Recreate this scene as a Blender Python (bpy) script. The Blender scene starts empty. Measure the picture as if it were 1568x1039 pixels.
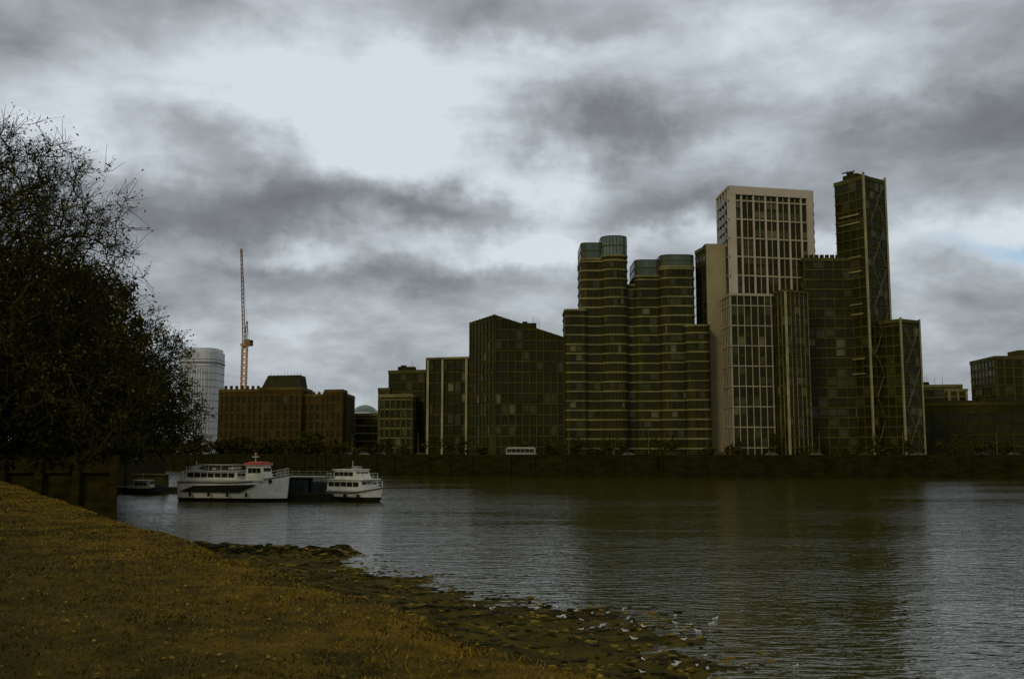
import bpy, math, random
import numpy as np
from mathutils import Vector, noise
R = math.radians
random.seed(7)
rng = np.random.default_rng(7)
scene = bpy.context.scene

# ------------------------------------------------------------------ materials
def mat(name, col, rough=0.8, var=0.25, scale=0.5, spec=0.3, metallic=0.0, bump=0.0, bscale=5.0, col2=None, stretch=(1,1,1)):
    m = bpy.data.materials.new(name); m.use_nodes = True
    nt = m.node_tree; N = nt.nodes; L = nt.links
    b = N['Principled BSDF']
    b.inputs['Roughness'].default_value = rough
    b.inputs['Metallic'].default_value = metallic
    b.inputs['Specular IOR Level'].default_value = spec
    g = N.new('ShaderNodeNewGeometry')
    mp = N.new('ShaderNodeMapping'); mp.inputs['Scale'].default_value = stretch
    L.new(g.outputs['Position'], mp.inputs['Vector'])
    n = N.new('ShaderNodeTexNoise'); n.inputs['Scale'].default_value = scale
    n.inputs['Detail'].default_value = 4; n.inputs['Roughness'].default_value = 0.65
    L.new(mp.outputs[0], n.inputs['Vector'])
    mr = N.new('ShaderNodeMapRange'); mr.inputs['From Min'].default_value = 0.3; mr.inputs['From Max'].default_value = 0.7
    L.new(n.outputs['Fac'], mr.inputs['Value'])
    mx = N.new('ShaderNodeMix'); mx.data_type = 'RGBA'
    c2 = col2 if col2 else tuple(min(1, c*(1+var)) for c in col)
    c1 = col if col2 else tuple(c*(1-var) for c in col)
    mx.inputs['A'].default_value = (*c1, 1); mx.inputs['B'].default_value = (*c2, 1)
    L.new(mr.outputs[0], mx.inputs['Factor'])
    L.new(mx.outputs['Result'], b.inputs['Base Color'])
    if bump > 0:
        n2 = N.new('ShaderNodeTexNoise'); n2.inputs['Scale'].default_value = bscale; n2.inputs['Detail'].default_value = 4
        L.new(g.outputs['Position'], n2.inputs['Vector'])
        bp = N.new('ShaderNodeBump'); bp.inputs['Strength'].default_value = bump; bp.inputs['Distance'].default_value = 0.2
        L.new(n2.outputs['Fac'], bp.inputs['Height']); L.new(bp.outputs[0], b.inputs['Normal'])
    return m

GL_D = mat('glass_dark', (0.020,0.019,0.003), 0.25, 0.4, 0.3, 0.10)
GL_M = mat('glass_mid', (0.042,0.042,0.011), 0.25, 0.4, 0.3, 0.18)
GL_L = mat('glass_curtain', (0.10,0.092,0.035), 0.4, 0.4, 0.3, 0.2)
GL_T = mat('glass_crown', (0.10,0.135,0.095), 0.2, 0.3, 0.4, 0.4)
GL_B = mat('glass_balustrade', (0.060,0.080,0.050), 0.25, 0.35, 0.3, 0.3)
WALL_DK = mat('cladding_dark', (0.030,0.027,0.004), 0.9, 0.4, 0.1, 0.06)
WALL_OL = mat('cladding_olive', (0.050,0.045,0.008), 0.9, 0.4, 0.1, 0.06)
SLAB = mat('balcony_edge', (0.150,0.132,0.042), 0.8, 0.5, 0.10, 0.15)
SLAB_DK = mat('slab_dark', (0.066,0.060,0.014), 0.8, 0.45, 0.15, 0.08)
STONE = mat('pale_stone', (0.27,0.22,0.11), 0.85, 0.15, 0.15, 0.1)
WHITE = mat('pale_frame', (0.43,0.36,0.25), 0.8, 0.12, 0.15, 0.1)
GRID = mat('pale_grid', (0.30,0.26,0.15), 0.8, 0.2, 0.15, 0.1)
BRICK = mat('brown_brick', (0.056,0.033,0.005), 0.9, 0.35, 0.2, 0.1)
BRICK2 = mat('brick_trim', (0.095,0.065,0.014), 0.9, 0.35, 0.2, 0.1)
ROOF = mat('roof_dark', (0.026,0.024,0.006), 0.9, spec=0.1)
FINS = mat('steel_fin', (0.25,0.22,0.09), 0.6, 0.3, 0.15, 0.2)
BRACE = mat('steel_brace', (0.10,0.09,0.03), 0.6, 0.3, 0.15, 0.2)
PALEGREY = mat('pale_metal_cladding', (0.52,0.52,0.49), 0.5, 0.12, 0.15)
GREYB = mat('grey_building', (0.19,0.185,0.14), 0.8, 0.2)
RIVERWALL = mat('river_wall_stone', (0.016,0.014,0.002), 0.95, 0.5, 0.3, 0.03, bump=0.4, bscale=2, stretch=(1,1,3))

class MB:
    def __init__(s): s.v=[]; s.f=[]; s.m=[]; s.mats=[]
    def mi(s, m):
        if m not in s.mats: s.mats.append(m)
        return s.mats.index(m)
    def face(s, pts, m):
        i=len(s.v); s.v += [tuple(p) for p in pts]; s.f.append(tuple(range(i,i+len(pts)))); s.m.append(s.mi(m))
    def box(s, p, u, v, w, m):
        p=Vector(p);u=Vector(u);v=Vector(v);w=Vector(w)
        i=len(s.v)
        s.v += [tuple(q) for q in (p,p+u,p+u+v,p+v,p+w,p+u+w,p+u+v+w,p+v+w)]
        for f in ((3,2,1,0),(4,5,6,7),(0,1,5,4),(1,2,6,5),(2,3,7,6),(3,0,4,7)):
            s.f.append(tuple(i+k for k in f)); s.m.append(s.mi(m))
    def cbox(s, c, size, m, yaw=0):
        a=Vector((math.cos(yaw),math.sin(yaw),0)); b=Vector((-math.sin(yaw),math.cos(yaw),0)); z=Vector((0,0,1))
        p=Vector(c)-a*size[0]/2-b*size[1]/2-z*size[2]/2
        s.box(p,a*size[0],b*size[1],z*size[2],m)
    def prism(s, poly, z0, z1, m, mtop=None):
        n=len(poly); zz = z1 if isinstance(z1,(list,tuple)) else [z1]*n
        i=len(s.v)
        s.v += [(x,y,z0) for x,y in poly]+[(x,y,zz[k]) for k,(x,y) in enumerate(poly)]
        for k in range(n):
            s.f.append((i+k,i+(k+1)%n,i+n+(k+1)%n,i+n+k)); s.m.append(s.mi(m))
        s.f.append(tuple(i+n+k for k in range(n))); s.m.append(s.mi(mtop or m))
        s.f.append(tuple(i+k for k in range(n-1,-1,-1))); s.m.append(s.mi(m))
    def tube(s, a, b, r0, r1, m, n=6):
        a=Vector(a); b=Vector(b); d=(b-a)
        if d.length<1e-6: return
        d.normalize(); x=d.orthogonal().normalized(); y=d.cross(x); i=len(s.v)
        for p,r in ((a,r0),(b,r1)):
            for k in range(n):
                t=2*math.pi*k/n; s.v.append(tuple(p+(x*math.cos(t)+y*math.sin(t))*r))
        for k in range(n):
            s.f.append((i+k,i+(k+1)%n,i+n+(k+1)%n,i+n+k)); s.m.append(s.mi(m))
        s.f.append(tuple(i+n+k for k in range(n))); s.m.append(s.mi(m))
    def obj(s, name, loc=(0,0,0), yaw=0, smooth=False):
        me=bpy.data.meshes.new(name); me.from_pydata([tuple(float(c) for c in v) for v in s.v],[],s.f)
        for m in s.mats: me.materials.append(m)
        me.polygons.foreach_set('material_index', s.m)
        if smooth: me.polygons.foreach_set('use_smooth',[True]*len(s.f))
        me.update()
        o=bpy.data.objects.new(name,me); scene.collection.objects.link(o)
        o.location=loc; o.rotation_euler=(0,0,yaw)
        return o

def ccw(poly):
    a=sum(poly[i][0]*poly[(i+1)%len(poly)][1]-poly[(i+1)%len(poly)][0]*poly[i][1] for i in range(len(poly)))
    return a>0
def offset(poly,o):
    n=len(poly); out=[]
    for i in range(n):
        p0=Vector(poly[i-1]);p1=Vector(poly[i]);p2=Vector(poly[(i+1)%n])
        d1=(p1-p0).normalized(); d2=(p2-p1).normalized()
        n1=Vector((d1.y,-d1.x)); n2=Vector((d2.y,-d2.x))
        b=(n1+n2); b.normalize(); c=max(0.3,b.dot(n1))
        q=p1+b*(o/c); out.append((q.x,q.y))
    return out
def para(Lp,F,Rp):
    return [Lp,F,Rp,(Lp[0]+Rp[0]-F[0],Lp[1]+Rp[1]-F[1])]
def rrect(x0,x1,y0,y1,r,n=5):
    pts=[]
    for cx,cy,a0 in ((x1-r,y0+r,-90),(x1-r,y1-r,0),(x0+r,y1-r,90),(x0+r,y0+r,180)):
        for k in range(n+1):
            a=R(a0+90*k/n); pts.append((cx+r*math.cos(a),cy+r*math.sin(a)))
    return pts

Z0=5.4
def tower(mb, poly, ztop, fh=3.0, slab=(0.35,0.35,SLAB), bay=2.6, pier=(0.35,0.22,WALL_OL), wall=WALL_DK,
          glass=((GL_D,.76),(GL_M,.20),(GL_L,.04)), parapet=0.9, z0=Z0, every=1, roof=ROOF):
    poly=list(poly)
    zt = list(ztop) if isinstance(ztop,(list,tuple)) else [ztop]*len(poly)
    if not ccw(poly): poly.reverse(); zt.reverse()
    n=len(poly); zmin=min(zt)
    mb.prism(poly, z0-1, zt, wall, roof)
    gm=[g for g,_ in glass]; gw=[w for _,w in glass]
    nf=int((max(zt)-z0)/fh)
    if slab:
        sh,so,sm=slab; op=offset(poly,so)
        k=0; z=z0+fh
        while z<zmin-0.2:
            if k%every==0: mb.prism(op,z-sh,z,sm)
            z+=fh; k+=1
        if max(zt)-zmin<0.01:
            mb.prism(offset(poly,so+0.03),zt[0]-parapet,zt[0]+0.12,sm,roof)
    for i in range(n):
        a=Vector((*poly[i],0)); b=Vector((*poly[(i+1)%n],0)); d=b-a; ln=d.length
        if ln<0.2: continue
        d.normalize(); nn=Vector((d.y,-d.x,0))
        nb=max(1,int(round(ln/bay))); bw=ln/nb
        za,zb=zt[i],zt[(i+1)%n]
        zi=lambda t: za+(zb-za)*t/ln
        if nn.y>0.5 : continue
        for j in range(nb+1):
            if pier and nb>0:
                w,o,pm=pier
                t=j*bw; t0=min(max(t-w/2,0.01),ln-w-0.01)
                if ln<w*1.5: continue
                h=zi(t)-z0
                mb.box(a+d*t0+nn*(-0.05)+Vector((0,0,z0-0.8)), d*w, nn*(o+0.05), Vector((0,0,h+0.8)), pm)
        for f in range(nf):
            zf=z0+f*fh
            for j in range(nb):
                t0=j*bw; ph=0.12 if not pier else pier[0]/2+0.03
                if bw-2*ph<0.15: ph=0.05
                zl=min(zi(t0),zi(t0+bw))
                if zf+fh>zl-0.2: continue
                m=random.choices(gm,gw)[0]
                lo=0.55 if random.random()<0.7 else 0.1
                p=a+d*(t0+ph)+nn*0.03
                q=a+d*(t0+bw-ph)+nn*0.03
                mb.face([(p.x,p.y,zf+lo),(q.x,q.y,zf+lo),(q.x,q.y,zf+fh-0.4),(p.x,p.y,zf+fh-0.4)],m)
            if slab and zf+fh>zmin-0.2 and max(zt)-zmin>0.01:
                zz=zf+fh; ts=[t for t in np.linspace(0,ln,40) if zi(t)>zz+0.1]
                if len(ts)>1:
                    mb.box(a+d*ts[0]+Vector((0,0,zz-slab[0])), d*(ts[-1]-ts[0]), nn*slab[1], Vector((0,0,slab[0])), slab[2])
    return mb

def roofplant(mb, x,y,z,w,d,h,m=ROOF):
    mb.cbox((x,y,z+h/2),(w,d,h),m)
    mb.cbox((x-w*0.2,y,z+h+0.3),(w*0.3,d*0.5,0.6),m)
    mb.tube((x+w*0.3,y,z+h),(x+w*0.3,y,z+h+2.2),0.07,0.04,m)

# ---- pale grid tower
mb=MB()
D=para((65.8,312),(66.3,298),(93.6,304))
tower(mb,D,87.6,fh=2.9,slab=(0.5,0.4,GRID),bay=3.95,pier=(0.5,0.45,WHITE),every=2,parapet=0.5,
      glass=((GL_D,.66),(GL_M,.26),(GL_L,.08)))
F=Vector((66.3,298,0)); Rr=Vector((93.6,304,0)); d=(Rr-F).normalized(); nn=Vector((d.y,-d.x,0)); W=(Rr-F).length
for t in (0.02,W-2.1):
    mb.box(F+d*t+Vector((0,0,4.5)), d*2.05, nn*0.6, Vector((0,0,83.4)), WHITE)
mb.box(F+d*0.05+nn*0.02+Vector((0,0,85.3)), d*(W-0.1), nn*0.63, Vector((0,0,2.62)), WHITE)
nb=7; bw=W/nb
for j in range(nb):
    mb.box(F+d*(j*bw+bw/2-0.10)+Vector((0,0,4.5)), d*0.2, nn*0.3, Vector((0,0,80.5)), GRID)
for k in range(27):
    z=8+k*2.9
    mb.box(Rr+d*0.02+Vector((-0.5,1.5,z)), d*1.7, Vector((0,4,0)), Vector((0,0,0.25)), SLAB_DK)
    mb.box(Rr+d*1.6+Vector((-0.5,1.5,z+0.27)), d*0.08, Vector((0,4,0)), Vector((0,0,0.9)), GL_M)
a=Vector((65.8,312,0)); dd=(F-a).normalized(); nl=Vector((dd.y,-dd.x,0))
for k in range(27):
    z=7.5+k*2.9
    mb.box(a+dd*1.5+nl*0.52+Vector((0,0,z)), dd*10, nl*0.1, Vector((0,0,1.6)), GL_B)
for i in range(9):
    mb.cbox((69+i*2.6,305+i*0.4,88.2),(1.2,1.5,0.9),ROOF)
mb.obj('pale_framed_apartment_tower')

# ---- stone slab tower
mb=MB()
tower(mb,para((57.7,308),(59.3,300),(65.3,300.5)),69.6,fh=2.95,slab=(0.3,0.2,SLAB_DK),bay=3.0,pier=(0.3,0.15,WALL_OL))
mb.box((59.35,299.6,4.4),(6.0,0.3,0),(0,0.35,0),(0,0,65.9),STONE)
mb.cbox((61.5,304,70.2),(4,4,1.0),ROOF)
mb.obj('stone_flank_apartment_tower')

# ---- lower pale grid blocks
mb=MB()
tower(mb,[(63.8,288),(76.1,289.5),(75.5,299),(63.4,297.5)],53.0,fh=2.95,slab=(0.3,0.3,GRID),bay=2.05,pier=(0.2,0.25,GRID),every=2,parapet=0.6)
tower(mb,para((77.4,291),(79.6,286.5),(87.3,291)),54.0,fh=2.95,slab=(0.25,0.25,SLAB_DK),bay=1.9,pier=(0.2,0.25,SLAB),every=1,parapet=0.8)
mb.box((76.6,290.5,4.5),(1.0,0,0),(0,0.6,0),(0,0,48),WALL_DK)
mb.box((79.1,286.2,4.5),(0.8,0.1,0),(0.15,0.6,0),(0,0,49.0),FINS)
mb.obj('pale_framed_apartment_block')

# ---- slim braced towers at right
mb=MB()
tower(mb,[(89.2,300),(104,300),(104,314),(89.2,314)],65.8,fh=3.0,slab=(0.4,0.3,SLAB_DK),bay=3.2,pier=(0.4,0.2,WALL_OL))
for i in range(8): mb.cbox((90.3+i*1.6,301,66.5),(1.0,1.0,1.1),ROOF)
Rt=para((100.9,304),(106.6,295),(115.3,301))
tower(mb,Rt,90.3,fh=3.0,slab=(0.3,0.25,SLAB_DK),bay=2.7,pier=(0.3,0.2,WALL_OL),parapet=1.0)
for (x,y) in ((106.6,294.5),(115.5,300.9)):
    mb.box((x-0.3,y-0.3,4.5),(0.55,0.1,0),(-0.1,0.5,0),(0,0,86.8),FINS)
for (zz,hh) in ((30,9),(48,6),(61,9),(76,5)):
    mb.box((101.6,302.6,zz),(4.0,-6.3,0),(-0.3,-0.2,0),(0,0,0.5),SLAB)
    mb.box((101.6,302.6,zz+hh*.5),(4.0,-6.3,0),(-0.3,-0.2,0),(0,0,0.5),SLAB)
fa=Vector((106.9,294.8,0)); fb=Vector((115.3,300.6,0)); e=(fb-fa).normalized(); en=Vector((e.y,-e.x,0))
for k in range(6):
    z=10+k*13.2
    p=fa+e*1.6+en*0.45; q=fb-e*1.6+en*0.45
    mb.tube((p.x,p.y,z),(q.x,q.y,z+12.6),0.13,0.13,BRACE,4)
    p=p+en*0.3; q=q+en*0.3
    mb.tube((q.x,q.y,z),(p.x,p.y,z+12.6),0.13,0.13,BRACE,4)
mb.cbox((107,303,91.4),(5.5,5,2.0),ROOF,0.6)
mb.tube((104.5,303,91),(104.5,303,94.2),0.12,0.08,ROOF); mb.tube((103,303,93.2),(107,303,94.0),0.2,0.2,ROOF)
mb.cbox((105.5,303,93.1),(1.6,1.4,0.8),ROOF,0.3)
Pp=para((110.6,298),(114.8,292),(122.2,296.5))
tower(mb,Pp,46.0,fh=3.0,slab=(0.3,0.25,SLAB_DK),bay=2.6,pier=(0.3,0.2,WALL_OL))
for (x,y) in ((114.8,291.6),(122.3,296.4)):
    mb.box((x-0.25,y-0.3,4.5),(0.5,0.1,0),(-0.1,0.45,0),(0,0,42.0),FINS)
for k in range(3):
    z=8+k*12
    mb.tube((115.9,291.8,z),(121.4,295.3,z+11.5),0.13,0.13,BRACE,4)
    mb.tube((121.4,295.0,z),(115.9,291.5,z+11.5),0.13,0.13,BRACE,4)
mb.obj('braced_glass_apartment_tower')

# ---- rounded balcony towers
def crown(mb,poly,z,h,g):
    p=offset(poly,0.05); mb.prism(p,z,z+h,g,ROOF)
    n=len(p)
    for i in range(0,n):
        x,y=p[i]; mb.tube((x,y,z),(x,y,z+h),0.11,0.11,WALL_OL,4)
    mb.prism(offset(poly,0.12),z+h,z+h+0.25,SLAB_DK,ROOF)
    mb.prism(offset(poly,0.16),z+h*0.5-0.14,z+h*0.5+0.14,SLAB_DK)
def rounded(mb,x0,x1,y0,y1,z,cr,r=2.4,g=GL_T):
    p=rrect(x0,x1,y0,y1,r)
    tower(mb,p,z-cr,fh=2.85,slab=(0.5,0.30,SLAB),bay=1.9,pier=(0.14,0.08,WALL_OL),parapet=0.5,
          glass=((GL_D,.8),(GL_M,.17),(GL_L,.03)))
    if cr>0: crown(mb,p,z-cr+0.1,cr,g)
mb=MB()
rounded(mb,21.3,28.2,301,317,70.6,4.6,1.4,GL_B)
rounded(mb,27.4,35.3,298.5,315,72.3,5.6,3.4)
rounded(mb,16.2,22.5,299.5,313,50.0,0,1.2)
rounded(mb,33.8,38.4,302,316,58.0,0,1.2)
mb.obj('rounded_balcony_apartment_tower')
mb=MB()
rounded(mb,37.8,46.0,300.5,316,65.2,4.6,1.8,GL_B)
rounded(mb,45.2,55.4,297.5,315,66.2,3.2,2.4,GL_B)
rounded(mb,52.0,59.0,294,306,44.6,0,2.0)
mb.obj('rounded_balcony_apartment_tower')

# ---- sloping-roof office
mb=MB()
pl=[(-13.2,312),(-5.3,298),(15.8,300),(15.8,318)]
tower(mb,pl,[47.6,48.2,41.6,41.6],fh=3.2,slab=(0.3,0.25,SLAB_DK),bay=2.2,pier=(0.4,0.35,WALL_OL),
      glass=((GL_D,.86),(GL_M,.12),(GL_L,.02)))
roofplant(mb,5,306,44,5,4,2.4)
for i in range(5): mb.tube((6.5+i*.5,304,44),(6.5+i*.5,304,48.3),0.05,0.05,ROOF,4)
mb.obj('sloping_roof_office_building')

# ---- finned office
mb=MB()
tower(mb,[(-27.7,322),(-14.0,318),(-13.4,334),(-27.7,336)],37.0,fh=3.4,slab=(0.3,0.2,SLAB_DK),bay=2.2,pier=(0.4,0.3,WALL_DK))
for t in (0.01,0.36,0.93):
    x=-27.7+13.7*t; y=322-4*t
    mb.box((x,y-0.75,4.5),(0.7,-0.2,0),(0,0.5,0),(0,0,32.0),FINS)
mb.box((-27.9,321.2,36.6),(14.3,-4.1,0),(0,0.9,0),(0,0,0.7),SLAB)
mb.obj('finned_office_building')

# ---- stepped glass office
mb=MB()
tower(mb,[(-42.8,346),(-30.2,342),(-30,360),(-42.5,360)],35.0,fh=3.2,slab=(0.3,0.3,SLAB_DK),bay=2.3,pier=(0.3,0.2,WALL_OL))
tower(mb,[(-46.5,347),(-42.5,345.2),(-42,360),(-46.5,360)],29,fh=3.2,slab=(0.3,0.3,SLAB_DK),bay=2.3,pier=(0.3,0.2,WALL_OL))
tower(mb,[(-44.7,336),(-33.4,334),(-33,345),(-44.7,345.5)],26.2,fh=3.2,slab=(0.35,0.3,SLAB),bay=2.0,pier=(0.5,0.3,SLAB_DK))
roofplant(mb,-37,350,35,6,5,1.6)
mb.obj('stepped_office_building')

# ---- brick building
mb=MB()
kw=dict(fh=3.3,slab=(0.25,0.2,BRICK2),bay=2.5,pier=(1.1,0.2,BRICK),wall=BRICK,glass=((GL_D,.9),(GL_M,.09),(GL_L,.01)))
tower(mb,[(-113,384),(-97,381),(-97,400),(-113,400)],30.8,**kw)
tower(mb,[(-97,379),(-79.5,376),(-79.5,396),(-97,396)],31.2,**kw)
tower(mb,[(-79.5,378),(-62,373),(-62,392),(-79.5,394)],28.6,**kw)
tower(mb,[(-70,372),(-63,370),(-63,380),(-70,380)],30.0,**kw)
b0=[(-96,381),(-80.5,378),(-80.5,392),(-96,394)]; b1=[(-94,383),(-81,380.5),(-81,390),(-94,391)]
i=len(mb.v)
mb.v+=[(x,y,31.2) for x,y in b0]+[(x,y,36.2) for x,y in b1]
for k in range(4): mb.f.append((i+k,i+(k+1)%4,i+4+(k+1)%4,i+4+k)); mb.m.append(mb.mi(ROOF))
mb.f.append((i+4,i+5,i+6,i+7)); mb.m.append(mb.mi(ROOF))
for i in range(10): mb.tube((-93+i*1.3,384-i*.2,36.2),(-93+i*1.3,384-i*.2,37.2+random.random()*.7),0.06,0.06,ROOF,4)
for i in range(7): mb.cbox((-111+i*2.1,386,31.6),(0.9,1.2,1.6),BRICK)
for i in range(8): mb.cbox((-78+i*2.0,382,29.2),(0.9,1.2,1.3),BRICK2)
mb.obj('brick_office_building')

# ---- white rounded building at left
mb=MB()
p=rrect(-145.5,-128.8,430,450,6)
mb.prism(p,4.4,50.5,PALEGREY,PALEGREY)
for k in range(14): mb.prism(offset(p,0.12),8+k*3,8.18+k*3,GREYB)
for k in range(10):
    mb.box((-140.5+k*1.1,429.8,7),(0.12,0,0),(0,0.15,0),(0,0,37),GREYB)
mb.prism(offset(p,0.25),45.2,46.0,GREYB); mb.prism(offset(p,-0.8),50.5,52.0,PALEGREY,GREYB)
mb.obj('white_curved_building')

# ---- tower crane
CR_O=mat('crane_orange',(0.46,0.22,0.03),0.6,0.2); CR_R=mat('crane_jib_brown',(0.22,0.12,0.05),0.6,0.2)
mb=MB()
def lattice(mb,a,b,w0,w1,m,n,r):
    a=Vector(a);b=Vector(b); d=(b-a).normalized(); x=Vector((1,0,0)); x=(x-d*x.dot(d)).normalized(); y=d.cross(x)
    prev=None
    for k in range(n+1):
        c=a.lerp(b,k/n); w=(w0+(w1-w0)*k/n)/2
        q=[c+x*w+y*w,c-x*w+y*w,c-x*w-y*w,c+x*w-y*w]
        for i in range(4):
            mb.tube(q[i],q[(i+1)%4],r*.7,r*.7,m,4)
            if prev:
                mb.tube(prev[i],q[i],r,r,m,4); mb.tube(prev[i],q[(i+1)%4],r*.7,r*.7,m,4)
        prev=q
cx,cy=-108.5,402
lattice(mb,(cx,cy,5),(cx,cy,49),1.9,1.9,CR_O,20,0.21)
mb.cbox((cx,cy,50),(2.6,3.4,1.2),CR_O); mb.cbox((cx+1.6,cy-1.2,51.2),(1.3,1.6,2.0),CR_R)
mb.cbox((cx,cy+5,50.8),(2.2,6,0.6),CR_R); mb.cbox((cx,cy+7.4,51.6),(2.4,1.8,2.4),ROOF)
lattice(mb,(cx,cy-1.2,50.6),(cx-0.6,cy-7,87.5),1.0,0.6,CR_R,22,0.11)
lattice(mb,(cx,cy+1.0,50.6),(cx,cy+2.4,60),1.0,0.5,CR_R,5,0.1)
mb.tube((cx,cy+2.4,60),(cx-0.6,cy-6.8,87),0.05,0.05,ROOF,4); mb.tube((cx,cy+2.4,60),(cx,cy+7.5,51.5),0.06,0.06,ROOF,4)
mb.cbox((cx-0.6,cy-7.2,87.8),(0.9,0.9,0.8),CR_O)
mb.obj('tower_crane')

# ---- right-hand background buildings
mb=MB()
tower(mb,[(134,330),(172,322),(260,310),(270,350),(134,352)],23.0,fh=3.6,slab=(0.2,0.2,WALL_OL),bay=5,pier=(0.8,0.2,WALL_DK),glass=((GL_D,.97),(GL_M,.03)))
for (x,w,h) in ((140,6,1.6),(150,9,1.0),(163,5,2.0),(181,10,1.4),(200,6,2.2)): mb.cbox((x,334,23+h/2),(w,6,h),ROOF)
mb.obj('low_warehouse_building')
mb=MB()
tower(mb,[(155.5,382),(171,378),(171,392),(155.5,395)],32.4,fh=3.2,slab=(0.35,0.2,SLAB),bay=3,pier=(0.6,0.2,SLAB_DK),wall=WALL_OL)
tower(mb,[(165,376),(171.5,375),(171.5,380),(165,380)],30.5,fh=3.2,slab=(0.35,0.2,SLAB),bay=3,pier=(0.6,0.2,STONE),wall=WALL_OL)
roofplant(mb,160,388,32.4,4,4,1.5)
for i in range(4): mb.tube((159+i*3,388,32),(159+i*3,388,36+i%2),0.08,0.05,ROOF,4)
mb.obj('flat_roofed_apartment_block')
mb=MB()
tower(mb,[(170.5,350),(215,345),(215,370),(172,372)],40.5,fh=3.1,slab=(0.3,0.3,SLAB_DK),bay=3,pier=(0.6,0.2,WALL_OL))
mb.cbox((186,358,41.8),(10,8,2.6),WALL_OL)
mb.obj('concrete_apartment_block')
mb=MB()
tower(mb,[(255,520),(275,520),(275,540),(255,540)],38,fh=3.5,slab=None,bay=4,pier=None,wall=GREYB)
mb.prism([(259,522),(268,522),(268,535),(259,535)],38,41,GREYB)
mb.obj('distant_office_building')
mb=MB()
for (x0,x1,y,z,m) in ((-103,-92,640,32,GREYB),(-97,-86,620,27,WALL_OL),(-108,-99,610,25,GREYB),(-90,-82,600,23,GREYB)):
    tower(mb,[(x0,y),(x1,y),(x1,y+15),(x0,y+15)],z,fh=3.2,slab=(0.5,0.3,PALEGREY),bay=4,pier=None,wall=m)
mb.obj('distant_terrace_building')
mb=MB()
for k in range(8):
    a0=k/8*math.pi/2; a1=(k+1)/8*math.pi/2
    mb.tube((-98,665,26+12*math.sin(a0)),(-98,665,26+12*math.sin(a1)),11*math.cos(a0),11*math.cos(a1)+.01,GL_T,20)
mb.tube((-98,665,5),(-98,665,26),11,11,GREYB,20)
mb.obj('glass_dome_building')
mb=MB()
tower(mb,[(-14,335),(20,335),(20,350),(-14,350)],30,bay=4)
tower(mb,[(-62,395),(-47,392),(-47,410),(-62,410)],22,bay=4)
mb.obj('background_apartment_block')

# ------------------------------------------------------------------ land, river wall
LAND=mat('bank_ground',(0.026,0.022,0.004),0.95,0.4,0.2,0.05)
ROAD=mat('asphalt',(0.045,0.042,0.025),0.9,0.2,1,0.1)
bank=[(900,190),(400,225),(160,262),(120,268),(40,276),(0,284),(-40,302),(-62,322),(-100,362),(-300,520)]
mb=MB()
poly=bank+[(-900,900),(-900,4000),(4000,4000),(4000,190)]
mb.prism(poly,-1,Z0-0.02,RIVERWALL,LAND)
mb.obj('far_bank_ground')
mb=MB()
for i in range(len(bank)-1):
    a=Vector((*bank[i],0)); b=Vector((*bank[i+1],0)); d=(b-a); ln=d.length; d.normalize(); nn=Vector((-d.y,d.x,0))
    mb.box(a-nn*0.003+Vector((0,0,-1)), d*ln, nn*0.7 , Vector((0,0,Z0+1.9)), RIVERWALL)
    t=0
    while t<ln:
        mb.box(a+d*t+nn*0.68+Vector((0,0,-1)), d*0.8, nn*0.3, Vector((0,0,Z0+1.2+random.random()*.3)), RIVERWALL); t+=random.choice((7,9,12))
mb.obj('river_wall')
mb=MB()
for i in range(1,8):
    a=Vector((*bank[i],0)); b=Vector((*bank[i+1],0)); d=(b-a).normalized(); nn=Vector((d.y,-d.x,0))
    pa=a+nn*4; pb=b+nn*4; qa=a+nn*11; qb=b+nn*11
    mb.face([(pa.x,pa.y,Z0),(pb.x,pb.y,Z0),(qb.x,qb.y,Z0),(qa.x,qa.y,Z0)],ROAD)
mb.obj('embankment_road')

NWALL=mat('near_wall_stone',(0.022,0.018,0.003),0.95,0.6,0.4,0.03,bump=0.6,bscale=1.5,stretch=(1,1,3))
mb=MB()
poly=[(-42.4,108),(-50.5,128),(-76,190),(-114,330),(-300,520),(-3000,520),(-3000,-500),(-400,-500),(-62,40),(-62,60),(-60,108)]
mb.prism(poly,-1,5.3,NWALL,LAND)
mb.box((-60,107.6,4.9),(17.7,0,0),(0,0.7,0),(0,0,1.9),NWALL)
mb.box((-42.9,108.35,4.9),(-8.0,19.8,0),(0.55,0.2,0),(0,0,1.9),NWALL)
for k in range(5): mb.box((-59+k*4.0,107.3,-1),(0.8,0,0),(0,0.29,0),(0,0,7.3),NWALL)
mb.obj('left_embankment_wall')

# ------------------------------------------------------------------ grass bank (camera side)
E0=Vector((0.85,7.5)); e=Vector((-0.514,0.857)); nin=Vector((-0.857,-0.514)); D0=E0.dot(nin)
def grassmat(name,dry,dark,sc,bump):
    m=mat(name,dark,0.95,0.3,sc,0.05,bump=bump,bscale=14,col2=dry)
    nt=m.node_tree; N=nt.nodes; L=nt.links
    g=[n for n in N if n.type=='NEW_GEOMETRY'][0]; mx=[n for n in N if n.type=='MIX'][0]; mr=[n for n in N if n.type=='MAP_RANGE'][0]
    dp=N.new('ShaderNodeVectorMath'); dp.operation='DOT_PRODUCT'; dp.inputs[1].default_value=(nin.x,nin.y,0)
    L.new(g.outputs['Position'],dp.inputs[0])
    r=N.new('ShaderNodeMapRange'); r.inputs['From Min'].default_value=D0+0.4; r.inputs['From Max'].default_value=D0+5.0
    r.inputs['To Min'].default_value=1.15; r.inputs['To Max'].default_value=0.16  # worn dry edge; farther in, shade is painted into the grass colour
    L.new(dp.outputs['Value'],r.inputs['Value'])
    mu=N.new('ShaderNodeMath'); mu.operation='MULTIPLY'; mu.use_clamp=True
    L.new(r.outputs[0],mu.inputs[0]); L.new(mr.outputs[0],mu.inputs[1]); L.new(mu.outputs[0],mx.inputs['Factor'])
    return m
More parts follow.
